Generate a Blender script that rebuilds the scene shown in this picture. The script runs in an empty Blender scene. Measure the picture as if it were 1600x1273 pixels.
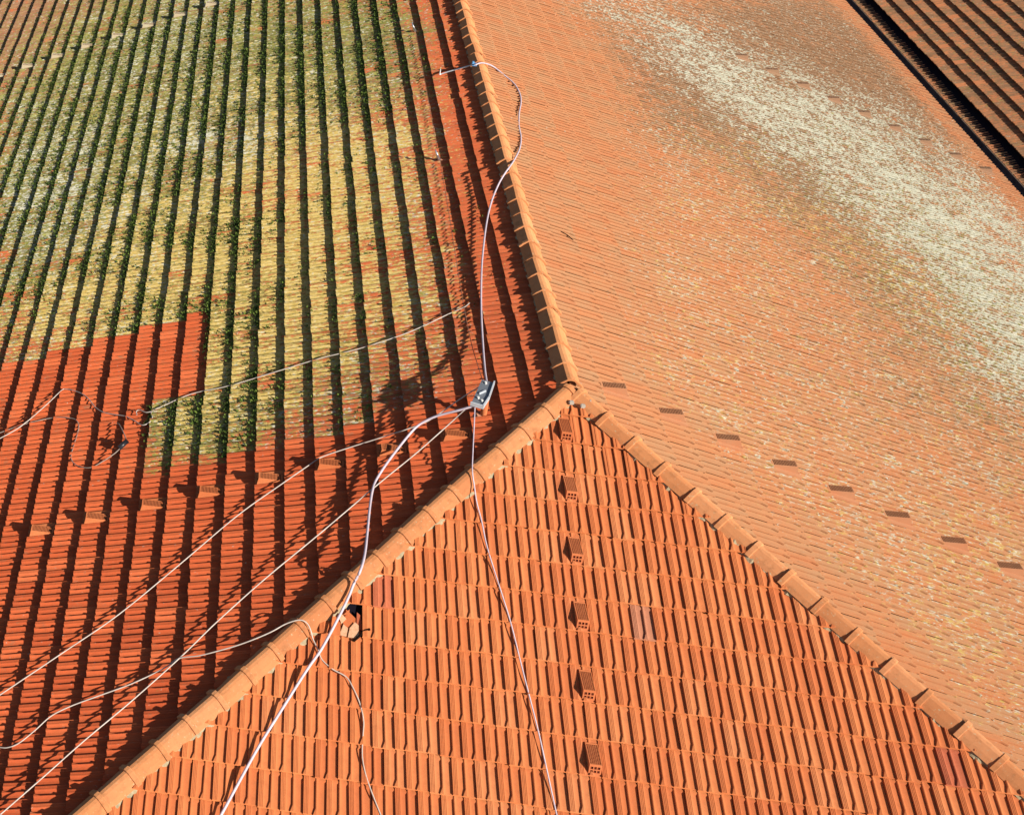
import bpy, bmesh, math, random
import numpy as np
from mathutils import Matrix, Vector

random.seed(7); RNG = np.random.default_rng(7)
scene = bpy.context.scene
COL = scene.collection

# ------------------------------------------------------------------ camera
PITCH, YAW, ROLL = 0.47714, -0.17339, 0.00457
_fw = Vector((math.sin(YAW)*math.cos(PITCH), math.cos(YAW)*math.cos(PITCH), -math.sin(PITCH)))
_rt = Vector((math.cos(YAW), -math.sin(YAW), 0.0)); _up = _rt.cross(_fw)
_r2 = _rt*math.cos(ROLL) + _up*math.sin(ROLL); _u2 = _up*math.cos(ROLL) - _rt*math.sin(ROLL)
cam = bpy.data.cameras.new('camera'); camo = bpy.data.objects.new('camera', cam); COL.objects.link(camo)
camo.matrix_world = Matrix(((_r2.x, _u2.x, -_fw.x, -3.71289), (_r2.y, _u2.y, -_fw.y, -13.99967),
                            (_r2.z, _u2.z, -_fw.z, 9.08564), (0, 0, 0, 1)))
cam.sensor_width = 36.0; cam.lens = 2435.966*36.0/1600.0
cam.shift_x = 840.07/1600.0; cam.shift_y = -344.14/1600.0
cam.clip_start = 0.1; cam.clip_end = 2000.0
scene.camera = camo

# ------------------------------------------------------------------ light
SUN = Vector((0.632, -0.606, 0.480)).normalized()
world = bpy.data.worlds.new('World'); scene.world = world; world.use_nodes = True
wn = world.node_tree.nodes; wl = world.node_tree.links; wn.clear()
sky = wn.new('ShaderNodeTexSky'); sky.sky_type = 'NISHITA'; sky.sun_disc = False
sky.sun_elevation = math.asin(SUN.z); sky.sun_rotation = math.atan2(SUN.x, SUN.y)
bg = wn.new('ShaderNodeBackground'); bg.inputs['Strength'].default_value = 0.055
wo = wn.new('ShaderNodeOutputWorld'); wl.new(sky.outputs[0], bg.inputs[0]); wl.new(bg.outputs[0], wo.inputs[0])
sl = bpy.data.lights.new('sun', 'SUN'); sl.energy = 5.0; sl.angle = math.radians(0.5); sl.color = (1.0, 0.93, 0.83)
slo = bpy.data.objects.new('sun', sl); COL.objects.link(slo); slo.rotation_euler = SUN.to_track_quat('Z', 'Y').to_euler()
slo.location = SUN*40
scene.view_settings.view_transform = 'Standard'; scene.view_settings.look = 'None'
scene.view_settings.exposure = 0.38; scene.view_settings.gamma = 1.0; scene.view_settings.use_curve_mapping = False
scene.cycles.max_bounces = 5; scene.cycles.diffuse_bounces = 3

FIELD_L=(0.0,-6.0,0.6,(
['0000000000000000000', '0000000000000000000', '0000000000000000000', '0000000000000000000', '0000000000000000000', '0000000000000000000', '0000000000000000000', '0000000000000000000', '0000000000000000000', '0001100000000000000', '0012321000000000000', '0023333321000000000', '0133323333321000000', '0133222333333221000', '0132222233333333211', '0132222233333333333', '0132212233333333333', '0132212233333333333', '0132222233333333333', '0133222233333333333', '0133222233444333333', '0233322333444333333', '0233333334444433333', '0233334434455433333', '0233335544455443333', '0233334654455443333', '0233334454455543333', '1233333444455543333', '1233333444455544333', '1233333444444444333', '1233333444444444333', '1233333444444443333', '1233333444444443333', '1333333444444333333', '1333333444443333333', '1333333444443333333', '2333333344433333333', '2333333334433333333', '2333333333333322333', '2333333333333322233', '2333333333333322223', '2333333333333322223', '2333333333333322223', '2333333333333322222', '2333333333333332222', '2333333333333332222', '2333333333333332222', '3333333333333332222', '3333333333333333222', '3333333333333333222', '3333333333333333322'],
['0000000000000000000', '0000000000000000000', '0000000000000000000', '0000000000000000000', '0000000000000000000', '0000000000000000000', '0000000000000000000', '0000000000000000000', '0000000000000000000', '1101000000000000000', '1112321000000000000', '1133355621000000000', '1154577732211000000', '1156688843322211000', '1257887854432222210', '1268987765542222222', '1267987777753222222', '1257888777864222222', '1258988888874322222', '1269988787764322222', '1369987777654322222', '1379987666643322222', '1378877666543322222', '1366776655543222222', '1355666555443222222', '1345566555443222222', '1234555555433222222', '1233455554443322222', '1233445444443322222', '1223344444443322222', '1223344444433322222', '1223333444433322222', '1222333333333322222', '1222333333333322222', '2222233333333322222', '2222223333333322222', '2222222333333322222', '2222222233333322222', '2222222222333222222', '2222222222222222222', '2222222222222222222', '2222222222222222222', '2222222222222222222', '2222222222222222222', '2222222222222222222', '2222222222222222222', '2222222222222222222', '2222222222222222222', '2222222222222222222', '2222222222222222222', '2222222222222222222'],
['0000000000000000000', '0000000000000000000', '0000000000000000000', '0000000000000000000', '0000000000000000000', '0000000000000000000', '0000000000000000000', '0000000000000000000', '0000000000000000000', '0002100000000000000', '0013433100000000000', '0024559951000000000', '0144669974321000000', '0145778964444321000', '0144677864444444321', '0144678875544444443', '0244579987554444444', '0244579998765444444', '0244579999976444444', '0244569999997544444', '0245568999998644444', '0245568999999754444', '0255667999999754444', '0356678999999865444', '0367778999999865444', '0377888999999975444', '1478889999999975444', '1488899999999975544', '1489999999999976544', '1488899999999976544', '1478889999999876544', '1478889999999876544', '2467788999999876544', '2466778899999876544', '2456677889999766544', '2455667788998765544', '2455666778888765544', '2445566677887655444', '2445556667777654444', '2444555666776654444', '3444455556666544344', '3444455555666543334', '3444445555555543334', '3444444555555543333', '3444444445555543333', '3444444444555543333', '3444444444455443333', '3444444444444444333', '3444444444444444333', '3444444444444444333', '4444444444444444333'],
['1111111111111111111', '1111111111111111111', '1111111111111111111', '1111111111111111111', '1111111111111111111', '1111111111111111111', '1111111112211111111', '1111111113311111111', '0011111112311111111', '0002111112421111111', '0013432111211111111', '0024444432111111111', '0134444444332111111', '0133334444444321111', '0133334444444444321', '0133234444444444443', '0132234444444444444', '0233234455444444444', '0233334555544444444', '0243334555554444444', '0244445566655444444', '0244455666665544444', '0245566677765544444', '0255677777776554444', '0366778888876554444', '0377789999887654444', '1388899999987655444', '1488899999998765444', '1488899999998765444', '1478899999999865544', '1367799999999876544', '1356789999999976544', '1356789999999986554', '2355679999999997654', '2445678999999998654', '2445568999999998755', '2445567899999999765', '2444566789999999865', '2444556789999999976', '2444556678999999976', '3444455677899999986', '3444455567899999987', '3444445566789999997', '3444445556778999998', '3444444556678999998', '3444444455667899998', '3444444455567899998', '3444444445566789998', '3444444445556778998', '3444444444555678888', '4444444444455667888']))
FIELD_R=(0.0,-6.0,0.6,(
['0000000013333333333311', '0000000023333333333311', '0000000133333333333311', '0000000233333333333311', '0000000233333333333311', '0000000233333333333311', '0000002333333333333311', '0000013333333333333311', '0000123333333333333311', '0000233333333333333311', '0002333333333333333311', '0013333333333333333311', '0023333333333333333311', '0023333333333333333311', '0023333333333333333311', '0013333333333333333311', '0013333333333333333311', '0003333333334333333311', '0002333333345433333311', '0002333333345653333311', '0001333333345665333311', '0001333333345676433311', '0000233333345677643311', '0000233333345677753311', '0000233333345677764311', '0000133333456677776411', '0000133334456777776511', '0000123334556777776511', '0000123345566778776611', '0000123345667778876611', '0001123456677778777611', '0001223456777788777611', '0001234566777778777611', '0002334567777777776611', '0001345567777777776611', '0001345566777777766611', '0001345566666666666511', '0000244556666666666511', '0000234455555555555511', '0000133444544444555511', '0000122334444444444411', '0000122333333333334411', '0000122333333333333311', '0000122333333333333311', '0000122333333333333311', '0000112333333333333311', '0000112333333333333311', '0000112333333333333311', '0000112333333333333311', '0000012333333333333311', '0000012333333333333311', '0000012333333333333311', '0000012233333333333311', '0000012233333333333311', '0000012233333333333311', '0000012233333333333311', '0000012233333333333311', '0000012233333333333311', '0000011233333333333311', '0000011233333333333311', '0000001233333333333311'],
['0000023333333333333311', '0000003333333333333311', '0000002333333333333311', '0000001333333333333311', '0000000233333333333311', '0000000233333333333311', '0000003333333333333311', '0000024433333333333311', '0000133433333333333311', '0001333433333333333311', '0012333443333333333311', '0023333343333333333311', '0033333344333333333311', '0033333333333333333311', '0023333333333333333311', '0023333333333333333311', '0013333333333333333311', '0013333333333333333311', '0012333333333333333311', '0002333333333333333311', '0002333333333333333311', '0001333333344333333311', '0001233333344333333311', '0000123334444333333311', '0001122334444333333311', '0001123334433333333311', '0001123333333333333311', '0001122333333333333311', '0001122233233333333311', '0000111222223333333311', '0000011112222333333311', '0000001111112233333311', '0000000111111222333311', '0000000000101122233311', '0000000000000112223311', '0000000000000011222311', '0000000000000001122211', '0000000000000000112211', '0000000000000000011201', '0000000000000000001100', '0000000000000000000100', '0000000000000000000000', '0000000000000000000000', '0000000000000000000000', '0000000000000000000000', '0000000000000000000000', '0000000000000000000000', '0000000000000000000000', '0000000000000000000000', '0000000000000000000000', '0000000000000000000000', '0000000000000000000000', '0000000000000000000000', '0000000000000000000000', '0000000000000000000000', '0000000000000000000000', '0000000000000000000000', '0000000000000000000000', '0000000000000000000000', '0000000000000000000000', '0000000000000000000000'],
['0000000000000000000000', '0000000000000000000000', '0000000000000000000000', '0000000000000000000000', '0000000000000000000000', '0000000000000000000000', '0000000000000000000000', '0000000000000000000000', '0000000000000000000000', '0000000100000000000000', '0000000020000000000000', '0000000012000000000000', '0000000001100000000000', '0000000011110000000000', '0000000011221000000000', '0000000111222100000000', '0000000112222210000000', '0000001112233211000000', '0000001112233321000000', '0000011122334432100000', '0000011122334443110000', '0000011222344554210000', '0000011223344555321000', '0000011223344555431000', '0000011223344555532100', '0000011223344555543100', '0000012223344555543200', '0000011223344555443200', '0000001223344555443300', '0000001223344455443310', '0000000123344455443310', '0000000123344444443310', '0000000013344444443310', '0000000012334444443200', '0000000001333444433200', '0000000001233333333200', '0000000000122333333200', '0000000000122223333200', '0000000000011222222200', '0000000000001112222200', '0000000000001111112200', '0000000000000011111100', '0000000000000000111100', '0000000000000000011100', '0000000000000000000100', '0000000000000000000000', '0000000000000000000000', '0000000000000000000000', '0000000000000000000000', '0000000000000000000000', '0000000000000000000000', '0000000000000000000000', '0000000000000000000000', '0000000000000000000000', '0000000000000000000000', '0000000000000000000000', '0000000000000000000000', '0000000000000000000000', '0000000000000000000000', '0000000000000000000000', '0000000000000000000000'],
['0000011111111111111100', '0000001111111111111100', '0000001111111111111100', '0000000111111111111100', '0000000111111111111100', '0000000111111111111100', '0000001111111111111100', '0000011111111111111100', '0000111111111111111100', '0000111111111111111100', '0001111111111111111100', '0011111111111111111100', '0011122222111111111100', '0011122222221111111100', '0011122233322111111100', '0011122333332211111100', '0011122334443221111100', '0011112334454422111100', '0011112234555542211100', '0011112234556653211100', '0011112234566665321100', '0011112234566666432100', '0011222344566766542200', '0011222345566776653200', '0011233356566776654300', '0011244457666776654310', '0011245557876776655410', '0011246667987776655411', '0011247877997776655411', '0011246888998776655411', '0011236898899877655411', '0011245899999887655411', '0011245799999988755411', '0011245799999988865411', '0011245689999998875411', '0011235578999998886411', '0001134568999999887511', '0001124457899999887511', '0001123456789999988611', '0001112345689999988711', '0001112334578999998711', '0001111233467899998711', '0001111223457889998711', '0001111122346788999721', '0000111122345678899821', '0000111112234677889821', '0000111112234567788821', '0000111111223456778822', '0000111111123456677722', '0000111111122345667722', '0000111111112345566622', '0000011111112234566622', '0000011111112234455611', '0000011111111223455511', '0000011111111223345511', '0000011111111122344511', '0000011111111122334411', '0000011111111112233411', '0000011111111112233411', '0000001111111111223311', '0000001111111111222311']))
PATHS={'hose_a':[(-0.117,8.231,0.147),(-0.027,8.362,0.131),(0.076,8.544,0.059),(0.219,8.694,-0.039),(0.385,8.574,-0.122),(0.510,8.399,-0.172),(0.556,8.094,-0.192),(0.527,7.735,-0.180),(0.429,7.221,-0.140),(0.360,6.712,-0.112),(0.333,6.314,-0.095),(0.252,5.862,-0.053),(0.093,5.262,0.062),(-0.035,4.842,0.144),(-0.096,4.740,0.098),(-0.186,4.551,0.028),(-0.299,4.205,-0.052),(-0.408,3.697,-0.110),(-0.525,2.962,-0.161),(-0.592,2.412,-0.201),(-0.659,1.735,-0.231),(-0.719,0.987,-0.227),(-0.766,0.451,-0.168),(-0.794,0.106,-0.101)],
'hose_b':[(-0.845,-0.226,-0.133),(-0.949,-0.208,-0.179),(-1.076,-0.190,-0.255),(-1.284,-0.150,-0.386),(-1.432,-0.165,-0.492),(-1.540,-0.271,-0.559),(-1.724,-0.553,-0.661),(-1.856,-0.797,-0.729),(-1.919,-0.981,-0.757),(-1.962,-1.263,-0.766),(-2.005,-1.664,-0.765),(-2.046,-2.015,-0.753),(-2.099,-2.269,-0.746),(-2.145,-2.314,-0.869),(-2.187,-2.414,-0.942),(-2.270,-2.598,-1.031),(-2.418,-2.895,-1.169),(-2.543,-3.088,-1.263),(-2.756,-3.459,-1.423),(-2.962,-3.829,-1.582),(-3.231,-4.372,-1.817),(-3.373,-4.645,-1.934)],
'wire_c':[(-1.004,-0.183,-0.223),(-1.185,-0.309,-0.373),(-1.496,-0.579,-0.570),(-1.876,-0.946,-0.737),(-2.426,-1.483,-1.000),(-2.930,-1.966,-1.233),(-3.361,-2.436,-1.423),(-3.692,-2.838,-1.569),(-4.096,-3.279,-1.747),(-4.491,-3.673,-1.921),(-4.846,-4.056,-2.078),(-5.289,-4.520,-2.274)],
'wire_d':[(-0.830,0.140,-0.096),(-0.868,0.093,-0.133),(-0.986,0.059,-0.225),(-1.093,0.012,-0.302),(-1.178,-0.038,-0.360),(-1.274,-0.086,-0.422),(-1.411,-0.118,-0.523),(-1.735,-0.141,-0.696),(-2.147,-0.178,-0.897),(-2.369,-0.221,-0.995),(-2.460,-0.287,-1.025),(-2.785,-0.530,-1.179),(-3.225,-0.897,-1.373),(-3.770,-1.476,-1.613),(-4.326,-2.042,-1.858),(-4.819,-2.423,-2.076),(-5.388,-2.851,-2.327),(-5.612,-3.021,-2.426)],
'wire_e':[(-0.753,2.008,-0.262),(-0.814,1.974,-0.309),(-0.982,1.935,-0.398),(-1.260,1.817,-0.521),(-1.536,1.738,-0.643),(-1.949,1.687,-0.825),(-2.365,1.689,-1.008),(-2.788,1.651,-1.195),(-3.361,1.598,-1.448),(-3.800,1.627,-1.642),(-4.127,1.521,-1.786),(-4.257,1.460,-1.843),(-4.240,1.334,-1.836),(-4.271,1.243,-1.849),(-4.351,1.226,-1.884),(-4.451,1.361,-1.929),(-4.576,1.508,-1.984),(-4.821,1.684,-2.092),(-4.954,1.852,-2.151),(-5.055,2.064,-2.195),(-5.153,2.235,-2.239),(-5.291,2.384,-2.299),(-5.397,2.463,-2.346),(-5.453,2.452,-2.366),(-5.593,2.215,-2.417),(-5.762,1.983,-2.492),(-5.831,1.903,-2.523),(-5.973,1.772,-2.585),(-6.345,1.579,-2.749)],
'wire_e2':[(-4.234,1.442,-1.818),(-4.325,1.455,-1.858),(-4.406,1.530,-1.884),(-4.442,1.521,-1.910),(-4.429,1.463,-1.914)],
'wire_f':[(-6.377,1.768,-2.774),(-6.145,1.839,-2.676),(-5.830,1.896,-2.537),(-5.669,1.894,-2.466),(-5.508,1.878,-2.395),(-5.342,1.819,-2.322),(-5.196,1.714,-2.257),(-5.132,1.565,-2.229),(-5.127,1.391,-2.227),(-5.144,1.138,-2.234),(-5.152,0.951,-2.238),(-5.112,0.809,-2.221),(-5.016,0.684,-2.178),(-4.883,0.618,-2.120),(-4.757,0.671,-2.059),(-4.633,0.741,-1.984),(-4.573,0.789,-1.938)],
'wire_f2':[(-4.503,0.896,-1.896),(-4.547,1.068,-1.926),(-4.619,1.308,-1.978),(-4.655,1.377,-2.004)],
'wire_g':[(-0.937,-0.207,-0.174),(-0.962,-0.445,-0.215),(-1.000,-0.793,-0.281),(-1.026,-1.077,-0.345),(-1.007,-1.191,-0.434),(-0.984,-1.336,-0.527),(-0.947,-1.495,-0.605),(-0.910,-1.726,-0.705),(-0.851,-1.962,-0.807),(-0.773,-2.248,-0.930),(-0.717,-2.472,-1.027),(-0.652,-2.801,-1.169),(-0.588,-3.109,-1.302),(-0.535,-3.377,-1.417),(-0.489,-3.654,-1.537),(-0.434,-3.985,-1.680),(-0.389,-4.207,-1.775)],
'wire_h':[(-5.472,-3.460,-2.374),(-5.277,-3.538,-2.288),(-5.195,-3.557,-2.252),(-5.097,-3.535,-2.199),(-4.965,-3.409,-2.141),(-4.835,-3.266,-2.083),(-4.665,-3.187,-2.008),(-4.433,-3.125,-1.906),(-4.144,-3.053,-1.778),(-3.917,-2.966,-1.678),(-3.793,-2.900,-1.623),(-3.692,-2.838,-1.569),(-3.518,-2.864,-1.482),(-3.375,-2.865,-1.409),(-3.176,-2.838,-1.321),(-3.008,-2.805,-1.237),(-2.869,-2.764,-1.166),(-2.758,-2.714,-1.107),(-2.664,-2.703,-1.055),(-2.602,-2.709,-1.039),(-2.553,-2.723,-1.065),(-2.520,-2.760,-1.111),(-2.497,-2.796,-1.167),(-2.448,-2.879,-1.212),(-2.411,-2.959,-1.247),(-2.313,-3.030,-1.278),(-2.193,-3.082,-1.300),(-2.129,-3.173,-1.339),(-2.072,-3.290,-1.390),(-2.037,-3.431,-1.451),(-2.042,-3.564,-1.508),(-2.046,-3.721,-1.576),(-2.018,-3.861,-1.636),(-1.958,-4.015,-1.703),(-1.840,-4.272,-1.813)],
'wire_p':[(-0.747,10.469,-0.279),(-0.754,8.129,-0.293),(-0.769,6.158,-0.294)],
'wire_p2':[(-0.762,5.730,-0.291),(-0.777,4.411,-0.298),(-0.809,2.404,-0.307),(-0.812,1.291,-0.308),(-0.803,0.568,-0.234),(-0.825,0.156,-0.114)],
'rod':[(-0.556,8.503,-0.155),(-0.444,8.494,-0.096),(-0.095,8.428,0.078)],
'connector':[(-4.582,0.819,-1.952),(-4.495,0.892,-1.883)]}


# ------------------------------------------------------------------ helpers
def link(o, parent=None):
    COL.objects.link(o)
    if parent is not None: o.parent = parent
    return o
def tag(o, label=None, cat=None, group=None, kind=None):
    if label: o['label'] = label
    if cat: o['category'] = cat
    if group: o['group'] = group
    if kind: o['kind'] = kind
    return o
def empty(name, loc=(0, 0, 0)):
    o = bpy.data.objects.new(name, None); o.location = loc; o.empty_display_size = 0.1; COL.objects.link(o); return o
def mesh_np(name, V, F, mats, attrs=None, smooth=False, fm=None):
    """V (n,3), F list/array of index tuples (quads or mixed)."""
    me = bpy.data.meshes.new(name)
    me.from_pydata(np.asarray(V, float).tolist(), [], [tuple(int(i) for i in f) for f in F])
    for m in mats: me.materials.append(m)
    if fm is not None: me.polygons.foreach_set('material_index', np.asarray(fm, np.int32))
    for k, A in (attrs or {}).items():
        at = me.attributes.new(k, 'FLOAT_COLOR', 'POINT'); at.data.foreach_set('color', np.asarray(A, np.float32).ravel())
    if smooth: me.polygons.foreach_set('use_smooth', [True]*len(me.polygons))
    me.update(); return me
def mesh_quads(name, V, Q, mats, attrs=None):
    """fast path: all-quad numpy mesh"""
    me = bpy.data.meshes.new(name); Q = np.asarray(Q, np.int32); n = len(Q)
    me.vertices.add(len(V)); me.vertices.foreach_set('co', np.asarray(V, np.float32).ravel())
    me.loops.add(n*4); me.loops.foreach_set('vertex_index', Q.ravel())
    me.polygons.add(n); me.polygons.foreach_set('loop_start', np.arange(n, dtype=np.int32)*4)
    for m in mats: me.materials.append(m)
    for k, A in (attrs or {}).items():
        at = me.attributes.new(k, 'FLOAT_COLOR', 'POINT'); at.data.foreach_set('color', np.asarray(A, np.float32).ravel())
    me.update(calc_edges=True); me.validate(); return me

# ------------------------------------------------------------------ materials
class NT:
    def __init__(s, name):
        s.m = bpy.data.materials.new(name); s.m.use_nodes = True; s.t = s.m.node_tree; s.t.nodes.clear()
        s.out = s.t.nodes.new('ShaderNodeOutputMaterial'); s.b = s.t.nodes.new('ShaderNodeBsdfPrincipled')
        s.t.links.new(s.b.outputs[0], s.out.inputs[0])
    def n(s, typ, **kw):
        x = s.t.nodes.new(typ)
        for k, v in kw.items(): setattr(x, k, v)
        return x
    def set(s, sock, v):
        if isinstance(v, (int, float)): sock.default_value = v
        elif isinstance(v, tuple): sock.default_value = v if len(v) != 3 or sock.type == 'VECTOR' else v + (1.0,)
        else: s.t.links.new(v, sock)
    def math(s, op, a, b=0.0, c=None, clamp=False):
        x = s.n('ShaderNodeMath', operation=op, use_clamp=clamp); s.set(x.inputs[0], a); s.set(x.inputs[1], b)
        if c is not None: s.set(x.inputs[2], c)
        return x.outputs[0]
    def mix(s, f, a, b, typ='MIX'):
        x = s.n('ShaderNodeMix', data_type='RGBA', blend_type=typ); s.set(x.inputs[0], f); s.set(x.inputs[6], a); s.set(x.inputs[7], b)
        return x.outputs[2]
    def noise(s, vec, scale, detail=3.0, rough=0.55):
        x = s.n('ShaderNodeTexNoise'); s.set(x.inputs['Vector'], vec); x.inputs['Scale'].default_value = scale
        x.inputs['Detail'].default_value = detail; x.inputs['Roughness'].default_value = rough
        return x.outputs['Fac']
    def ramp(s, f, stops):
        x = s.n('ShaderNodeValToRGB'); s.set(x.inputs[0], f); e = x.color_ramp.elements
        while len(e) < len(stops): e.new(0.5)
        for i, (p, c) in enumerate(stops): e[i].position = p; e[i].color = c + (1.0,)
        return x.outputs[0]
    def thresh(s, noise, field, lo, hi, soft):
        """1 where noise exceeds a threshold that falls from hi (field 0) to lo (field 1)"""
        th = s.math('MULTIPLY_ADD', field, lo-hi, hi)
        d = s.math('SUBTRACT', noise, th)
        return s.math('MULTIPLY_ADD', d, 1.0/soft, 0.5, clamp=True)

def clay(name, stops, attr=False, dust_sunwash=0.0, dust_sunwash_col=(0.50, 0.270, 0.135), rough=0.85, objrand=True, grain=0.35):
    k = NT(name); pos = k.n('ShaderNodeNewGeometry').outputs['Position']
    if attr:
        ta = k.n('ShaderNodeAttribute', attribute_name='tint'); sp = k.n('ShaderNodeSeparateColor'); k.set(sp.inputs[0], ta.outputs['Color'])
        rnd, wash_amt, blotch = sp.outputs[0], sp.outputs[1], sp.outputs[2]
    elif objrand:
        rnd = k.n('ShaderNodeObjectInfo').outputs['Random']; wash_amt = dust_sunwash; blotch = 0.0
    else:
        rnd = 0.5; wash_amt = dust_sunwash; blotch = 0.0
    big = k.noise(pos, 1.3, 2.0)
    f = k.math('ADD', rnd, k.math('MULTIPLY_ADD', big, 0.5, -0.25), clamp=True)
    c = k.ramp(f, stops)
    mid = k.noise(pos, 14.0, 4.0, 0.65)
    c = k.mix(k.math('MULTIPLY_ADD', mid, 1.6, -0.72, clamp=True), c, k.mix(0.55, c, (0.30, 0.075, 0.03)))
    fine = k.noise(pos, 90.0, 3.0, 0.7)
    c = k.mix(k.math('MULTIPLY_ADD', fine, 2.0, -0.85, clamp=True), c, k.mix(grain, c, (0.70, 0.36, 0.18)))
    if not isinstance(wash_amt, float) or wash_amt > 0:
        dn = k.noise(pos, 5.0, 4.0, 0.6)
        df = k.math('MULTIPLY', wash_amt, k.math('MULTIPLY_ADD', dn, 1.2, 0.25, clamp=True), clamp=True)
        c = k.mix(df, c, dust_sunwash_col)  # pale coat: dust, and on the right slope painted sun-wash too
    bumpf = k.math('ADD', fine, mid)
    if attr:
        la = k.n('ShaderNodeAttribute', attribute_name='lichen'); ls = k.n('ShaderNodeSeparateColor'); k.set(ls.inputs[0], la.outputs['Color'])
        w, y, g = ls.outputs[0], ls.outputs[1], ls.outputs[2]; br = la.outputs['Alpha']
        mp = k.n('ShaderNodeMapping'); k.set(mp.inputs['Vector'], pos); mp.inputs['Scale'].default_value = (0.55, 1.25, 0.55); pos0 = pos; pos = mp.outputs[0]
        n1 = k.noise(pos, 21.0, 5.0, 0.72); n2 = k.noise(pos, 27.0, 4.0, 0.7); n3 = k.noise(pos, 17.0, 5.0, 0.7)
        n4 = k.noise(pos, 30.0, 3.0, 0.65); n5 = k.noise(pos, 2.2, 3.0)
        hue = k.noise(pos, 7.0, 3.0)
        # dark film of algae and grime
        var = k.math('MULTIPLY_ADD', n5, 1.4, 0.36)
        fb = k.thresh(n3, k.math('MULTIPLY', br, var), 0.34, 0.72, 0.18)
        c = k.mix(k.math('MULTIPLY', fb, 0.88), c, k.mix(k.math('MULTIPLY_ADD', hue, 2.0, -0.5, clamp=True), (0.21, 0.115, 0.055), (0.36, 0.22, 0.125)))
        # olive algae
        fg = k.thresh(n2, k.math('MULTIPLY', g, var), 0.36, 0.74, 0.16)
        c = k.mix(k.math('MULTIPLY', fg, 0.92), c, k.mix(k.math('MULTIPLY_ADD', hue, 2.2, -0.6, clamp=True), (0.15, 0.180, 0.022), (0.44, 0.45, 0.11)))
        # damp dark soil caught between the growths
        fs = k.thresh(k.noise(pos, 24.0, 4.0, 0.75), k.math('MULTIPLY', g, 1.0), 0.42, 0.80, 0.12)
        c = k.mix(k.math('MULTIPLY', fs, 0.62), c, (0.10, 0.085, 0.035))
        # yellow lichen crusts
        fy = k.thresh(n1, k.math('MULTIPLY', y, var), 0.36, 0.73, 0.11)
        c = k.mix(fy, c, k.mix(k.math('MULTIPLY_ADD', n4, 2.4, -0.7, clamp=True), (0.46, 0.32, 0.060), (0.78, 0.61, 0.25)))
        # pale grey crusts
        fw_ = k.thresh(n4, k.math('MULTIPLY', w, var), 0.36, 0.73, 0.10)
        c = k.mix(fw_, c, k.mix(k.math('MULTIPLY_ADD', n1, 2.4, -0.7, clamp=True), (0.42, 0.41, 0.30), (0.72, 0.70, 0.58)))
        bumpf = k.math('ADD', bumpf, k.math('ADD', fy, k.math('ADD', fw_, fg)))
    k.set(k.b.inputs['Base Color'], c); k.b.inputs['Roughness'].default_value = rough
    k.b.inputs['Specular IOR Level'].default_value = 0.25
    if 'Diffuse Roughness' in k.b.inputs: k.b.inputs['Diffuse Roughness'].default_value = 1.0
    bp = k.n('ShaderNodeBump'); bp.inputs['Strength'].default_value = 0.5; bp.inputs['Distance'].default_value = 0.004
    k.set(bp.inputs['Height'], bumpf); k.t.links.new(bp.outputs[0], k.b.inputs['Normal'])
    return k.m
def plain(name, col, rough=0.6, metal=0.0, col2=None, scale=20.0, spec=0.5):
    k = NT(name)
    if col2:
        pos = k.n('ShaderNodeNewGeometry').outputs['Position']
        c = k.mix(k.math('MULTIPLY_ADD', k.noise(pos, scale, 4.0, 0.65), 2.2, -0.6, clamp=True), col, col2); k.set(k.b.inputs['Base Color'], c)
    else: k.set(k.b.inputs['Base Color'], col)
    k.b.inputs['Roughness'].default_value = rough; k.b.inputs['Metallic'].default_value = metal
    k.b.inputs['Specular IOR Level'].default_value = spec
    return k.m

ORANGE = [(0.0, (0.57, 0.160, 0.050)), (0.4, (0.61, 0.186, 0.059)), (0.8, (0.635, 0.210, 0.069)), (1.0, (0.63, 0.228, 0.084))]
RED = [(0.0, (0.53, 0.095, 0.028)), (0.5, (0.64, 0.128, 0.038)), (1.0, (0.70, 0.168, 0.056))]
CAP = [(0.0, (0.58, 0.195, 0.064)), (0.5, (0.66, 0.245, 0.084)), (1.0, (0.70, 0.285, 0.115))]
M_TILE = clay('front_clay', ORANGE, grain=0.22)
M_FADED = clay('faded_clay', [(0.0, (0.50, 0.20, 0.11)), (1.0, (0.54, 0.25, 0.15))])
M_DUSK = clay('burnt_clay', [(0.0, (0.48, 0.115, 0.05)), (1.0, (0.52, 0.14, 0.062))])
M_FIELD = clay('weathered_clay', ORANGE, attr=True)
M_RED = clay('red_clay', RED, attr=True, grain=0.15)
M_CAP = clay('ridge_clay', CAP, dust_sunwash=0.22, dust_sunwash_col=(0.64, 0.41, 0.20), grain=0.2)
def stain_caps(m):
    """rain streaks, soot and small lichen crusts on the ridge tiles"""
    k = NT.__new__(NT); k.m = m; k.t = m.node_tree; k.b = next(n for n in k.t.nodes if n.type == 'BSDF_PRINCIPLED')
    pos = k.n('ShaderNodeNewGeometry').outputs['Position']; old = k.b.inputs['Base Color'].links[0].from_socket
    z = k.n('ShaderNodeMath'); one = z.outputs[0]; z.inputs[0].default_value = .5; z.inputs[1].default_value = 0.0
    f1 = k.thresh(k.noise(pos, 9.0, 5.0, 0.7), 0.5, 0.42, 0.78, 0.14); f2 = k.thresh(k.noise(pos, 38.0, 4.0, 0.7), 0.5, 0.52, 0.76, 0.06)
    c = k.mix(k.math('MULTIPLY', f1, 0.55), old, (0.40, 0.17, 0.065)); c = k.mix(k.math('MULTIPLY', f2, 0.7), c, (0.56, 0.48, 0.30)); k.set(k.b.inputs['Base Color'], c)
stain_caps(M_CAP)
M_HOOD = clay('hood_clay', [(0.0, (0.58, 0.16, 0.05)), (1.0, (0.66, 0.21, 0.075))])
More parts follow.
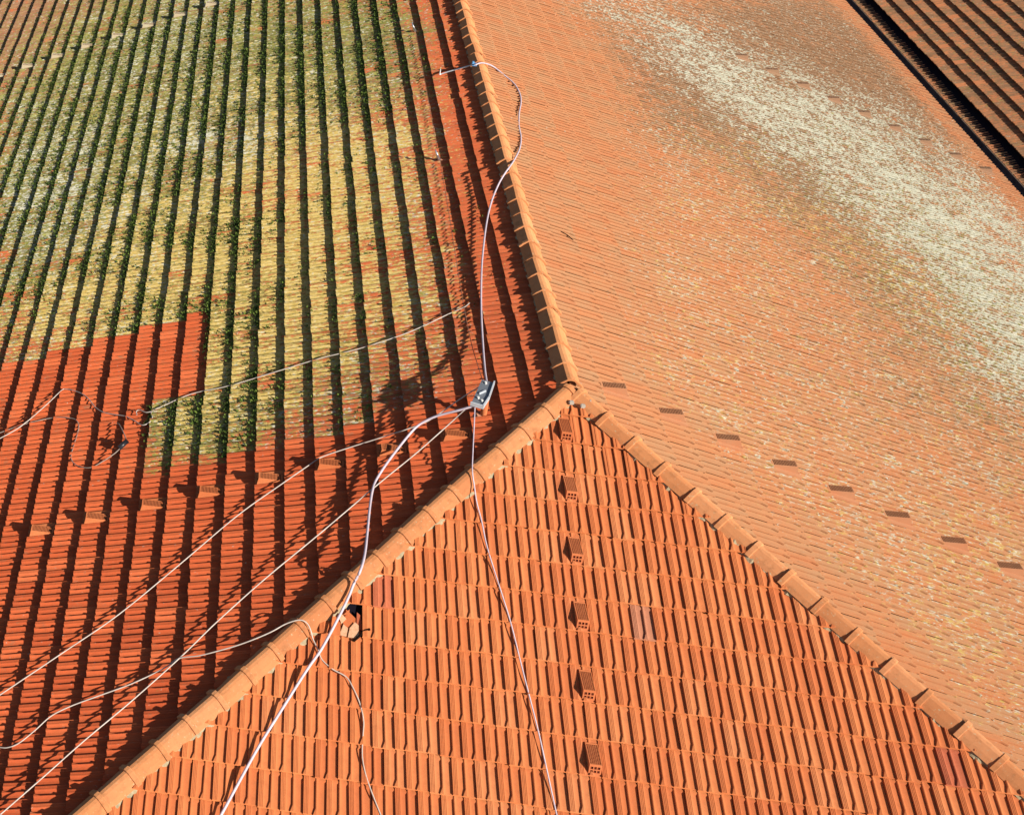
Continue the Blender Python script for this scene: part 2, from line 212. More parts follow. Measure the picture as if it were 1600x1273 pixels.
M_HOOD_R = clay('dust_sunwash_hood_clay', [(0.0, (0.56, 0.17, 0.065)), (1.0, (0.60, 0.21, 0.085))], dust_sunwash=0.6, dust_sunwash_col=(0.54, 0.31, 0.17))  # paled to match the sun-washed colour painted on the right slope
M_HOOD_B = clay('brown_hood_clay', [(0.0, (0.42, 0.17, 0.09)), (1.0, (0.46, 0.21, 0.12))], dust_sunwash=1.0, dust_sunwash_col=(0.44, 0.27, 0.16))
M_HOOD_L = clay('lichened_hood_clay', [(0.0, (0.50, 0.22, 0.10)), (1.0, (0.55, 0.40, 0.24))], dust_sunwash=1.0, dust_sunwash_col=(0.56, 0.50, 0.34))
M_PIT = plain('hood_slot_shade', (0.13, 0.024, 0.012), 0.95, col2=(0.19, 0.040, 0.020), spec=0.1)  # dark tone paints the shade inside hood slots and cells
M_DECK = plain('roof_underlay', (0.010, 0.008, 0.014), 0.95, spec=0.05)
M_MORTAR = plain('mortar', (0.30, 0.23, 0.13), 0.95, col2=(0.44, 0.37, 0.24), scale=30.0, spec=0.2)
M_FRACT = plain('broken_clay', (0.66, 0.42, 0.25), 0.95, col2=(0.52, 0.24, 0.12), scale=40.0)
M_HOSE = plain('lilac_sheath', (0.50, 0.41, 0.48), 0.6, col2=(0.66, 0.57, 0.63), scale=14.0)
M_WIRE = plain('white_wire', (0.66, 0.58, 0.50), 0.6, col2=(0.44, 0.36, 0.31), scale=9.0)
M_GWIRE = plain('weathered_wire', (0.50, 0.40, 0.32), 0.6, col2=(0.22, 0.16, 0.13), scale=5.0)
M_BWIRE = plain('brown_wire', (0.30, 0.13, 0.07), 0.7)
M_STEEL = plain('dull_steel', (0.16, 0.18, 0.21), 0.55, 0.3, col2=(0.22, 0.24, 0.27), scale=18.0)
M_RIM = plain('galvanised_rim', (0.62, 0.66, 0.70), 0.45, 0.2)
M_PIN = plain('bright_metal', (0.86, 0.86, 0.88), 0.22, 0.9)
M_BLUE = plain('blue_plastic', (0.12, 0.34, 0.62), 0.4)
M_BLACK = plain('black_plastic', (0.02, 0.02, 0.025), 0.4)
M_TWIG = plain('dead_wood', (0.012, 0.006, 0.004), 0.95, spec=0.05)
M_GUTTER = plain('gutter_metal', (0.13, 0.11, 0.12), 0.7, 0.1, col2=(0.05, 0.042, 0.05), scale=4.0, spec=0.2)
M_DAB = plain('lime_mortar', (0.50, 0.46, 0.40), 0.9, col2=(0.36, 0.31, 0.25), scale=60.0)
M_WHITE = plain('white_plastic', (0.78, 0.76, 0.72), 0.5)
M_GROUND = plain('bare_soil', (0.14, 0.09, 0.06), 0.95, col2=(0.22, 0.15, 0.10), scale=0.6)
k = NT('moss_leaf'); oi = k.n('ShaderNodeNewGeometry').outputs['Position']
k.set(k.b.inputs['Base Color'], k.mix(k.math('MULTIPLY_ADD', k.noise(oi, 9.0, 3.0), 2.4, -0.7, clamp=True), (0.040, 0.072, 0.009), (0.17, 0.24, 0.030)))
k.b.inputs['Roughness'].default_value = 0.9; M_MOSS = k.m

# ------------------------------------------------------------------ roof geometry
mL, mR, mF = 0.44119, 0.40708, 0.43155
aL, aR = mF/mL, mF/mR
TW, TC, TL, STEP = 0.193, 0.33, 0.362, 0.048
def unit(v): v = np.array(v, float); return v/np.linalg.norm(v)
class Slope:
    def __init__(s, eu, ey, org=(0, 0, 0)):
        s.eu, s.ey, s.o = unit(eu), unit(ey), np.array(org, float); s.en = np.cross(s.eu, s.ey)
    def at(s, u, sd, h=0.0): return s.o + s.eu*u - s.ey*sd + s.en*h      # u across, sd metres down the slope
    def mat(s, p):
        return Matrix(((s.eu[0], s.ey[0], s.en[0], p[0]), (s.eu[1], s.ey[1], s.en[1], p[1]), (s.eu[2], s.ey[2], s.en[2], p[2]), (0, 0, 0, 1)))
FRONT = Slope((1, 0, 0), (0, 1, mF)); LEFT = Slope((0, -1, 0), (1, 0, mL)); RIGHT = Slope((0, 1, 0), (-1, 0, mR))
FAR = Slope((0, -1, 0), (1, 0, 0.42), (11.80, 0, -4.75))
# (point, inward normal) planes that bound each slope
HIP_L = np.array([1.0, -aL, 0.0]); HIP_R = np.array([-1.0, -aR, 0.0])
CUT = {'F': [HIP_L, HIP_R], 'L': [-HIP_L, np.array([-1.0, 0, 0])], 'R': [-HIP_R, np.array([1.0, 0, 0])]}

HI = [(0.0, .003), (.010, .0240), (.054, .0233), (.066, .0195), (.078, .0228), (.118, .0222), (.130, .0185), (.142, .0217), (.184, .0211), (.196, .0175), (.208, .0206), (.228, .0203),
      (.262, .0150), (.30, .0105), (.36, .0065), (.43, .0035), (.50, .002), (.535, .0025), (.552, .0205), (.585, .0230), (.618, .0185), (.665, .0115), (.73, .0062), (.81, .003), (.90, .0018), (1.0, .0015)]
LO = [(0.0, .0062), (.010, .0215), (.10, .0220), (.122, .0160), (.145, .0220), (.228, .0220), (.262, .0120), (.32, .006), (.43, .0025), (.527, .001), (.534, -.003), (.566, -.002), (.566, .003), (.542, .0065), (.550, .0205), (.590, .0225), (.628, .0125), (.70, .005), (.84, .002), (1.0, .0012)]
def tile_arrays(prof, ys, tail=(.535, .552, .527, .534, .566, .542, .550)):
    V = []; Q = []; n = len(prof)
    for y in ys:
        for u, h in prof:
            du = 0.0
            if u in tail and y < 0.06: du = -0.11*(1.0-y/0.06)
            if .30 < y < .325 and h < .015: h = h+(.0135-h)*min(1.0, (y-.30)/.012)      # raised heads close the pans
            V.append(((u+du)*TW, y, STEP*(1.0-y/TC)-0.027+h))
    for j in range(len(ys)-1):
        for i in range(n-1):
            a = j*n+i; Q.append((a, a+1, a+n+1, a+n))
    b = len(V)
    for u, h in prof: V.append((min(1.0, u)*TW, 0.001, STEP-0.027-0.014))          # flat underside of the butt
    for i in range(n-1): Q.append((b+i, b+i+1, i+1, i))
    return np.array(V), np.array(Q)
TILE_HI = tile_arrays(HI, [0.0, 0.03, 0.06, 0.30, 0.314, 0.324, TL]); TILE_LO = tile_arrays(LO, [0.0, 0.06, TL])

def sample(field, sd, yy):
    s0, y0, st, ch = field; out = []
    for rows in ch:
        A = np.array([[int(c) for c in r] for r in rows], float)/9.0
        fs = np.clip((sd-s0)/st, 0, A.shape[1]-1.001); fy = np.clip((yy-y0)/st, 0, A.shape[0]-1.001)
        i = fy.astype(int); j = fs.astype(int); a = fy-i; b = fs-j
        out.append((A[i, j]*(1-b)+A[i, j+1]*b)*(1-a)+(A[i+1, j]*(1-b)+A[i+1, j+1]*b)*a)
    return np.stack(out, -1)

def wobble(n, amt=1.0):
    """small rotations and shifts so that no two tiles lie quite alike"""
    r = RNG.normal(size=(n, 6))*np.array([.004, .005, .006, .0022, .004, .0012])*amt
    return np.clip(r, -.018, .018)
def place_many(sl, base, u0, sb, wob):
    """world vertices of many tiles: base (m,3) in tile space, butt corner at (u0, sb)"""
    V, m = base[None], len(base)
    x = V[..., 0]; y = V[..., 1]; z = V[..., 2]
    rx, ry, rz, du, dv, dh = [wob[:, i:i+1] for i in range(6)]
    xc = x-TW/2
    X = x - rz*y + du; Y = y + rz*xc + dv; Z = z + rx*(y-0.3) + ry*xc + dh
    U = u0[:, None]+X; S = sb[:, None]-Y
    return sl.o + U[..., None]*sl.eu - S[..., None]*sl.ey + Z[..., None]*sl.en

def cut_arrays(V, Q, ids, planes):
    """bisect a quad soup by vertical planes, keep the positive side; returns verts, faces, ids"""
    bm = bmesh.new(); lay = bm.verts.layers.float.new('tid'); bv = []
    for p, t in zip(V, ids):
        v = bm.verts.new(p); v[lay] = t; bv.append(v)
    for q in Q: bm.faces.new([bv[i] for i in q])
    for n in planes:
        bmesh.ops.bisect_plane(bm, geom=list(bm.verts)+list(bm.edges)+list(bm.faces), dist=1e-5, plane_co=(0, 0, 0), plane_no=tuple(n), clear_inner=True)
    bmesh.ops.delete(bm, geom=[v for v in bm.verts if not v.link_faces], context='VERTS')
    bmesh.ops.triangulate(bm, faces=[f for f in bm.faces if len(f.verts) > 4])
    bm.verts.index_update()
    oV = np.array([v.co[:] for v in bm.verts]) if bm.verts else np.zeros((0, 3)); oF = [tuple(v.index for v in f.verts) for f in bm.faces]
    oT = np.array([v[lay] for v in bm.verts]); bm.free(); return oV, oF, oT

def course_tiles(sl, s0, ncourse, umin, umax, phase, skip=()):
    """(course, column, u0, butt distance) of every tile on a slope, courses half bonded"""
    out = []
    for i in range(ncourse):
        off = phase + (TW/2 if i % 2 == 0 else 0.0)
        j0 = math.floor((umin-off)/TW); j1 = math.ceil((umax-off)/TW)
        for j in range(j0, j1): out.append((i, j, off+j*TW, s0+TC*i))
    return out
def inside(sl, key, u0, sb, m=0.0):
    """signed distances of the tile's four corners to the bounding planes -> (all in, any in)"""
    al, an = True, True
    for n in CUT[key]:
        n = n/np.linalg.norm(n); d = [float(sl.at(u0+du, sb-dv) @ n) for du in (0, TW) for dv in (0, TL)]
        al &= min(d) > 0.01; an &= max(d) > 0.03
    return al, an

def build_field(sl, key, tiles, mat, tint_fn, field, parent, name='tile_field', rib=0.8):
    bV, bQ = TILE_LO; full = []; part = []
    for t in tiles:
        if key is None: full.append(t); continue
        a, b = inside(sl, key, t[2], t[3])
        if a: full.append(t)
        elif b: part.append(t)
    allV = []; allF = []; tids = []; T = full+part
    u0 = np.array([t[2] for t in T]); sb = np.array([t[3] for t in T]); wob = wobble(len(T), .6 if key == 'R' else 1.0)
    W = place_many(sl, bV, u0, sb, wob); nf = len(full); m = len(bV)
    V = W[:nf].reshape(-1, 3); Q = (bQ[None]+(np.arange(nf)*m)[:, None, None]).reshape(-1, 4)
    tid = np.repeat(np.arange(nf), m)
    F = Q.tolist()
    if part:
        pV = W[nf:].reshape(-1, 3); pQ = (bQ[None]+(np.arange(len(part))*m)[:, None, None]).reshape(-1, 4)
        cV, cF, cT = cut_arrays(pV, pQ, np.repeat(np.arange(nf, len(T)), m), CUT[key])
        F = F+[tuple(i+len(V) for i in f) for f in cF]; V = np.concatenate([V, cV]); tid = np.concatenate([tid, np.round(cT).astype(int)])
    rel = V-sl.o; sd = -(rel @ sl.ey); yy = V[:, 1]
    tint, lich = tint_fn(T, tid, sd, yy, field)
    uu = ((rel @ sl.eu)-u0[tid])/TW; lich = lich.copy()
    lich[:, :3] *= np.where((uu < .25) | ((uu > .53) & (uu < .60)), rib, 1.0)[:, None]
    me = mesh_np(name, V, F, [mat], {'tint': tint, 'lichen': lich})
    return link(bpy.data.objects.new(name, me), parent)

ROOF = tag(empty('hip_roof'), 'large hipped clay tile roof with three slopes meeting at one peak', 'roof', kind='thing')

def deck(name, pts, parent, label=None):
    o = link(bpy.data.objects.new(name, mesh_np(name, pts, [tuple(range(len(pts)))], [M_DECK])), parent)
    return tag(o, label)
DZ = -0.055
S_F = deck('roof_slope', [(0, 0, DZ), (-5.6*aL, -5.6, -5.6*mF+DZ), (5.6*aR, -5.6, -5.6*mF+DZ)], ROOF, 'triangular front slope of clean bright orange tiles')
S_L = deck('roof_slope', [(0, 0, DZ), (0, 30, DZ), (-10.25, 30, -10.25*mL+DZ), (-10.25, -6.5, -10.25*mL+DZ), (-6.5*aL, -6.5, -6.5*mF+DZ)], ROOF, 'left slope with moss, yellow lichen and dark shadow stripes')
S_R = deck('roof_slope', [(0, 0, DZ), (6.5*aR, -6.5, -6.5*mF+DZ), (11.36, -6.5, -11.36*mR+DZ), (11.36, 30, -11.36*mR+DZ), (0, 30, DZ)], ROOF, 'right slope with a broad pale lichen band')

# --- ventilation tiles: a clay tile with a raised hood, slotted on top and pierced in front
def vent_mesh():
    V, Q = TILE_HI; V = V.tolist(); F = [tuple(q) for q in Q]; fm = [0]*len(F)
    x0, x1 = .40*TW, .94*TW; yb, yt = 0.014, 0.300; hf, hb = 0.108, 0.024        # front and back heights above tile datum
    dat = lambda y: STEP*(1.0-y/TC)-0.027
    top = lambda y: dat(y) + hf + (hb-hf)*(y-yb)/(yt-yb); yf = lambda z: yb+.62*max(0.0, z-dat(yb))
    def q(a, b, c, d, m=0):
        i = len(V); V.extend([a, b, c, d]); F.append((i, i+1, i+2, i+3)); fm.append(m)
    # side walls
    yc = yb+.055
    q((x1, yb, dat(yb)), (x1, yt, dat(yt)), (x1, yt, top(yt)), (x1, yc, top(yc)))
    q((x0, yt, dat(yt)), (x0, yb, dat(yb)), (x0, yc, top(yc)), (x0, yt, top(yt)))
    # top: rims and cross bars over a shallow floor coloured dark to stand for slot shade
    rim = .006; ns = 15; pitch = (yt-yc-.02)/ns; dep = .006
    q((x0, yc, top(yc)), (x0+rim, yc, top(yc)), (x0+rim, yt, top(yt)), (x0, yt, top(yt)))
    q((x1-rim, yc, top(yc)), (x1, yc, top(yc)), (x1, yt, top(yt)), (x1-rim, yt, top(yt)))
    xa, xb = x0+rim, x1-rim; lean = .62
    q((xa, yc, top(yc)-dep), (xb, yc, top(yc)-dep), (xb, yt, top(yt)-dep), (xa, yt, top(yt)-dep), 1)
    for i in range(ns+1):
        y0 = yc+i*pitch; y1 = y0+(pitch*.27 if i else .008)
        if i == ns: y1 = yt
        q((xa, y0, top(y0)), (xb, y0, top(y0)), (xb, y1, top(y1)), (xa, y1, top(y1)))
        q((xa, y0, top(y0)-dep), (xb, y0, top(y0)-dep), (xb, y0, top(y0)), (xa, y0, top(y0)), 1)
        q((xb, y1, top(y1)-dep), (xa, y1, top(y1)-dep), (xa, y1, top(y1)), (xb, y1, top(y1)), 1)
    for i in range(1, 6):
        a = xa+(xb-xa)*i/6; q((a-.0014, yc, top(yc)-.0006), (a+.0014, yc, top(yc)-.0006), (a+.0014, yt, top(yt)-.0006), (a-.0014, yt, top(yt)-.0006))
    # pierced front: lattice of bars with six sunk cells
    zb, zt = dat(yb)+.001, top(yc)
    fy = lambda z: yb+(yc-yb)*(z-zb)/(zt-zb)
    xs = [x0, x0+.011, x0+.033, x0+.040, x0+.061, x0+.068, x0+.090, x1]
    zs = [zb, zb+.016, zb+.036, zb+.045, zb+.066, zt]
    for i in range(7):
        for j in range(5):
            a, b, c, d = xs[i], xs[i+1], zs[j], zs[j+1]; e, g = fy(c), fy(d)
            if i % 2 and j % 2:
                D = .014
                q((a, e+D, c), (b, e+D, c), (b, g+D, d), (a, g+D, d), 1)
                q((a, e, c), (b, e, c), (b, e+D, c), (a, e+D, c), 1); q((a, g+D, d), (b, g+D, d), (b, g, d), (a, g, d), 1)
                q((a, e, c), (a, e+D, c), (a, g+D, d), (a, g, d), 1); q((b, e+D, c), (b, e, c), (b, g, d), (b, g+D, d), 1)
            else: q((a, e, c), (b, e, c), (b, g, d), (a, g, d))
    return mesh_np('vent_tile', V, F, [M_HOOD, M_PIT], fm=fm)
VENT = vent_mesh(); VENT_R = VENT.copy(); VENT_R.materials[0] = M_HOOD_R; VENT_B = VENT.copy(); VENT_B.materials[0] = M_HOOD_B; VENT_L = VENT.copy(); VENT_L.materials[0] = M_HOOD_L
def put_vent(sl, u0, sb, parent, me=None):
    o = bpy.data.objects.new('vent_tile', me or VENT); o.matrix_world = sl.mat(sl.at(u0, sb)); link(o, parent)
    o.matrix_parent_inverse = Matrix(); return o

# --- front slope: every tile its own object
F_S0, F_PH = 0.313, -0.2225
tiles = course_tiles(FRONT, F_S0, 17, -5.6, 6.0, F_PH)
ventF = set()
for i in range(1, 14, 2): ventF.add((i, 0))
HOLE = (8, -11)
def tile_obj(me, sl, u0, sb, parent, w):
    o = bpy.data.objects.new('tile', me)
    o.matrix_world = sl.mat(sl.at(u0+w[3], sb-w[4], w[5])) @ Matrix.Rotation(w[2], 4, 'Z') @ Matrix.Rotation(w[0]*.6, 4, 'X') @ Matrix.Rotation(w[1], 4, 'Y')
    return link(o, parent)
T_ME = mesh_np('tile', TILE_HI[0], TILE_HI[1], [M_TILE], smooth=True); T_ME.set_sharp_from_angle(angle=math.radians(38)); T_FADED = T_ME.copy(); T_FADED.materials[0] = M_FADED; T_DUSK = T_ME.copy(); T_DUSK.materials[0] = M_DUSK
FADED = {(7, 3): T_FADED}
camp = np.array(camo.matrix_world.translation)
def frame_xy(P):
    d = P-camp; z = d @ np.array(_fw); return (d @ np.array(_r2)/z*2435.966/1600.0 - 840.07/1600.0 + .5, d @ np.array(_u2)/z*2435.966/1600.0 + 344.14/1600.0)
cand = []; rest = []
for t in tiles:
    a, b = inside(FRONT, 'F', t[2], t[3])
    if not b: continue
    if (t[0], t[1]) in ventF: continue
    P = FRONT.at(t[2]+TW/2, t[3]-.16); x, y = frame_xy(P)
    seen = -.03 < x < 1.03 and y > -.3978-.03
    (cand if seen else rest).append((float(np.linalg.norm(P-camp)), t, a))
cand.sort(key=lambda c: c[0])
rest += cand[303:]; cand = cand[:303]
print('front tiles in view', len(cand), 'rest', len(rest))
for dist, t, a in cand:
    if (t[0], t[1]) == HOLE: continue
    w = wobble(1)[0]; me = FADED.get((t[0], t[1]), T_ME)
    if me is T_ME and random.random() < 0.004: me = T_DUSK if random.random() < .9 else T_FADED
    if a: tile_obj(me, FRONT, t[2], t[3], S_F, w)
    else:
        M = np.array(FRONT.mat(FRONT.at(t[2], t[3]))); V = TILE_HI[0] @ M[:3, :3].T + M[:3, 3]
        cV, cF, cT = cut_arrays(V, TILE_HI[1], np.zeros(len(V)), CUT['F'])
        if len(cF): link(bpy.data.objects.new('tile', mesh_np('tile', cV-M[:3, 3], cF, [M_TILE])), S_F).location = M[:3, 3]
for (i, j) in sorted(ventF):
    put_vent(FRONT, F_PH+j*TW, F_S0+TC*i, S_F)

def tint_front(T, tid, sd, yy, field):
    r = RNG.random(len(T)); z = np.zeros(len(tid)); return np.stack([r[tid], z+.0, z, z], -1), np.stack([z, z, z, z], -1)
def tint_left(T, tid, sd, yy, field):
    n = len(T); r = np.clip(RNG.normal(.45, .22, n), 0, 1)
    ty = np.array([-(t[2]+TW/2) for t in T]); ts = np.array([t[3]-.16 for t in T])
    # patch of newer tiles: everything below a stepped line, tile by tile
    top = np.where(ts > 4.05, 3.45+.015*(ts-4), np.where(ts > 3.95, 1.75, -9))
    new = (ts > 4.02) & (ty < top)
    new &= ~((ts > 4.02) & (ts < 4.66) & (ty < 1.60) & (ty > 0.20))
    new |= (ty < np.interp(ts, [0, 1.6, 2.8, 4.5, 6, 12], [.3, .3, .2, .22, .15, 0.0]))
    lich = sample(field, sd, yy); c = new[tid]
    L = lich.copy(); L[c, :3] *= .06; L[c, 3] *= .45
    jit = (.80+.34*RNG.random(n))[tid]; jit = np.where((RNG.random(n) < .010)[tid], .6, jit); L *= jit[:, None]
    d = np.where(c, .0, .10)
    return np.stack([r[tid], d, c*1.0, d*0], -1), np.clip(L, 0, 1)
def tint_right(T, tid, sd, yy, field):
    n = len(T); r = np.clip(RNG.normal(.55, .25, n), 0, 1); odd = RNG.random(n) < .03; r[odd] = 1.0
    lich = sample(field, sd, yy)*(.85+.3*RNG.random(n))[tid][:, None]
    d = np.clip(.55+.45*RNG.random(n), 0, 1)[tid]  # dust amount that also paints in this slope's pale, sun-washed look
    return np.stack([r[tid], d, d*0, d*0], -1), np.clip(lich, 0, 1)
def tint_far(T, tid, sd, yy, field):
    n = len(T); r = np.clip(RNG.normal(.3, .25, n), 0, 1); z = np.zeros(len(tid))
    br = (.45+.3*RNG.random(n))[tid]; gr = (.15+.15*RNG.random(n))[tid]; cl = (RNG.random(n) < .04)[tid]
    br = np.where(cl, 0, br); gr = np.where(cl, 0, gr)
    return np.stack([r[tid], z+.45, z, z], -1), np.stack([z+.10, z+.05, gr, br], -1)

o = build_field(FRONT, 'F', [c[1] for c in rest], M_TILE, tint_front, None, S_F); tag(o, kind='stuff')
# --- left slope
L_S0, L_PH = 0.024, 0.140
LT = course_tiles(LEFT, L_S0, 32, -24.0, 6.2, L_PH); vl = set()
def vents_on(sl, phase, s0, first, count, uc):
    out = set()
    for k_ in range(count):
        i = first+2*k_; off = phase+(TW/2 if i % 2 == 0 else 0.0); out.add((i, round((uc-off)/TW)))
    return out
VLs = vents_on(LEFT, L_PH, L_S0, 4, 14, .140) | vents_on(LEFT, L_PH, L_S0, 14, 9, -15.34)
LT = [t for t in LT if t[3]+.0 > 0.0]
for t in LT:
    if (t[0], t[1]) in VLs: put_vent(LEFT, t[2], t[3], S_L, VENT if -t[2] < 8 else VENT_L)
o = build_field(LEFT, 'L', [t for t in LT if (t[0], t[1]) not in VLs], M_RED, tint_left, FIELD_L, S_L, rib=0.70); tag(o, kind='stuff')
# --- right slope
R_S0, R_PH = 0.060, 0.182
RT = course_tiles(RIGHT, R_S0, 38, -6.2, 30.0, R_PH)
VRs = vents_on(RIGHT, R_PH, R_S0, 2, 12, .182) | vents_on(RIGHT, R_PH, R_S0, 20, 9, 15.92)
for t in RT:
    if (t[0], t[1]) in VRs: put_vent(RIGHT, t[2], t[3], S_R, VENT_R if t[2] < 8 else VENT_B)
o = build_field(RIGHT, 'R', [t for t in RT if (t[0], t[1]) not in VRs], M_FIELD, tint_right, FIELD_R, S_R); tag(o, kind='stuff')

# --- ridge and hip tiles: angular caps with a raised collar at the upper end
SEC = [(-.116, -.094), (-.085, -.052), (-.032, -.006), (0, 0), (.032, -.006), (.085, -.052), (.116, -.094)]
def cap_mesh(length):
    V = []; F = []; ns = len(SEC)
    def ring(y, g):
        for x, z in SEC:
            l = math.hypot(x, z+.10); V.append((x*(1+g/.115), y, z+g*.9))
    for y, g in ((-.022, .013), (-.018, .017), (.022, .017), (.028, .013), (.029, .0), (length+.012, -.002)): ring(y, g)
    nr = 6
    for r in range(nr-1):
        for i in range(ns-1):
            a = r*ns+i; F.append((a, a+ns, a+ns+1, a+1))
    for r, rev in ((0, False), (nr-1, True)):                                # end lips give the shell its thickness
        b = len(V)
        for i in range(ns):
            v = V[r*ns+i]; V.append((v[0]*.88, v[1], v[2]-.014))
        for i in range(ns-1):
            a = r*ns+i; f = (a, a+1, b+i+1, b+i); F.append(f[::-1] if rev else f)
    return mesh_np('ridge_tile', V, F, [M_CAP])
CAPR = cap_mesh(.371); CAPH = cap_mesh(.352)
def caps(me, d, start, pitch, n, z0=.08):
    d = unit(d); lat = unit(np.cross(d, (0, 0, 1))); up = np.cross(lat, d)
    for i in range(n):
        p = d*(start+pitch*i) + np.array([0, 0, z0]); r = RNG.normal(size=5)
        M = Matrix(((lat[0], d[0], up[0], p[0]), (lat[1], d[1], up[1], p[1]), (lat[2], d[2], up[2], p[2]), (0, 0, 0, 1)))
        o = bpy.data.objects.new('ridge_tile', me)
        o.matrix_world = M @ Matrix.Translation((r[0]*.004, r[1]*.003, r[2]*.003)) @ Matrix.Rotation(r[3]*.014, 4, 'Z') @ Matrix.Rotation(r[4]*.012, 4, 'Y')
        link(o, ROOF)
DL = (-aL, -1, -mF); DR = (aR, -1, -mF)
caps(CAPR, (0, 1, 0), .388, .3713, 40); caps(CAPH, DL, .4125-.352, .3523, 20); caps(CAPH, DR, .4607-.352, .3523, 18)
# the peak: one hooded cap closing the ridge
o = bpy.data.objects.new('peak_tile', CAPR); o.matrix_world = Matrix.Translation((0, .06, .083)); o.scale = (1.02, .88, 1.05); link(o, ROOF)

# mortar bed under the caps
def mortar(d, s0, s1, wl_, wr_):
    d = unit(d); lat = unit(np.cross(d, (0, 0, 1))); up = np.cross(lat, d); V = []; F = []; n = int((s1-s0)/.03)
    for i in range(n+1):
        t = s0+(s1-s0)*i/n; a = wl_+.010*math.sin(t*33)+.007*RNG.normal(); b = wr_+.010*math.sin(t*33+2)+.007*RNG.normal()
        for x, z in ((-a, -.128), (-a+.015, -.104), (-.06, -.06), (.06, -.06), (b-.015, -.104), (b, -.128)):
            V.append(d*t+np.array([0, 0, .08])+lat*x+up*(z+.004*RNG.normal()))
    for i in range(n):
        for j in range(5): a = i*6+j; F.append((a, a+6, a+7, a+1))
    link(bpy.data.objects.new('mortar', mesh_np('mortar', V, F, [M_MORTAR])), ROOF)
mortar((0, 1, 0), .2, 15.5, .112, .112); mortar(DL, .10, 7.2, .130, .112); mortar(DR, .10, 6.4, .112, .118)

# ------------------------------------------------------------------ far roof and the gutter between
FARR = tag(empty('neighbouring_roof', (0, 0, 0)), 'neighbouring brown tiled roof with dark shadow bands beyond the valley gutter', 'roof', kind='thing')
P = [FAR.at(-36, .0, -.05), FAR.at(-10, .0, -.05), FAR.at(-10, -6.2, -.05), FAR.at(-36, -6.2, -.05)]
S_X = deck('roof_slope', P, FARR)
ft = [(i, j, u, -TC*i if i else 0.0) for (i, j, u, s_) in course_tiles(FAR, 0, 17, -36, -10, 0.0)]
first = [t for t in ft if t[0] == 0]; others = [t for t in ft if t[0] > 0]
o = build_field(FAR, None, others, M_FIELD, tint_far, None, S_X); tag(o, kind='stuff')
LOWF = Slope((0, -1, 0), (1, 0, 0.42), (11.80, 0, -4.815))
o = build_field(LOWF, None, first, M_FIELD, tint_far, None, S_X, 'eaves_course'); tag(o, kind='stuff')
gs = [(11.30, -4.70), (11.30, -4.90), (11.36, -4.98), (11.70, -4.98), (11.78, -4.90), (11.78, -4.80), (11.775, -4.80), (11.775, -4.895), (11.70, -4.97), (11.36, -4.97), (11.305, -4.895), (11.305, -4.70)]
V = [(x, y, z) for y in (8.0, 36.0) for x, z in gs]; n = len(gs)
F = [(i, (i+1) % n, n+(i+1) % n, n+i) for i in range(n)]
tag(link(bpy.data.objects.new('valley_gutter', mesh_np('valley_gutter', V, F, [M_GUTTER]))), 'dark metal valley gutter running between the two tiled roofs', 'gutter')

# ------------------------------------------------------------------ moss tufts on the left slope
def moss():
    V = []; F = []; n = 150000
    sd = RNG.uniform(.3, 10.6, n); yy = RNG.uniform(-1.0, 22.0, n)
    f = sample(FIELD_L, sd, yy); g = f[:, 2]
    clump = np.sin(sd*2.1+np.sin(yy*1.7)*2)*np.sin(yy*1.3+np.sin(sd*1.9)*2)
    keep = RNG.random(n) < np.clip(g*g*1.5*(.40+.9*clump), 0, 1)
    new = (sd > 4.0) & (yy < 3.45) & ~((sd < 4.66) & (yy < 1.6) & (yy > .2)); keep &= ~new & (yy > .25)
    for s_, y_, gg in zip(sd[keep], yy[keep], g[keep]):
        if random.random() < .62: s_ = L_S0 + TC*math.ceil((s_-L_S0)/TC) + random.uniform(-.03, .07)
        c = LEFT.at(-y_, s_, .002 if random.random() < .6 else .012); sz = random.uniform(.007, .021)*(1+.6*gg)
        for b in range(5):
            a = random.uniform(0, 6.283); el = random.uniform(.15, 1.2); d = LEFT.eu*math.cos(a)*math.cos(el)+LEFT.ey*math.sin(a)*math.cos(el)+LEFT.en*math.sin(el)
            p = LEFT.eu*math.sin(a)-LEFT.ey*math.cos(a); r = c+LEFT.eu*random.gauss(0, sz*.6)+LEFT.ey*random.gauss(0, sz*.6); w = sz*random.uniform(.25, .5); i = len(V)
            V.extend([r-p*w, r+p*w, r+d*sz*random.uniform(.8, 1.5)+p*w*.4, r+d*sz*random.uniform(.8, 1.3)-p*w*.5]); F.append((i, i+1, i+2, i+3))
    print('moss blades', len(F))
    tag(link(bpy.data.objects.new('moss', mesh_np('moss', V, F, [M_MOSS]))), 'dark green moss tufts growing in the courses of the left slope', 'moss', kind='stuff')
moss()

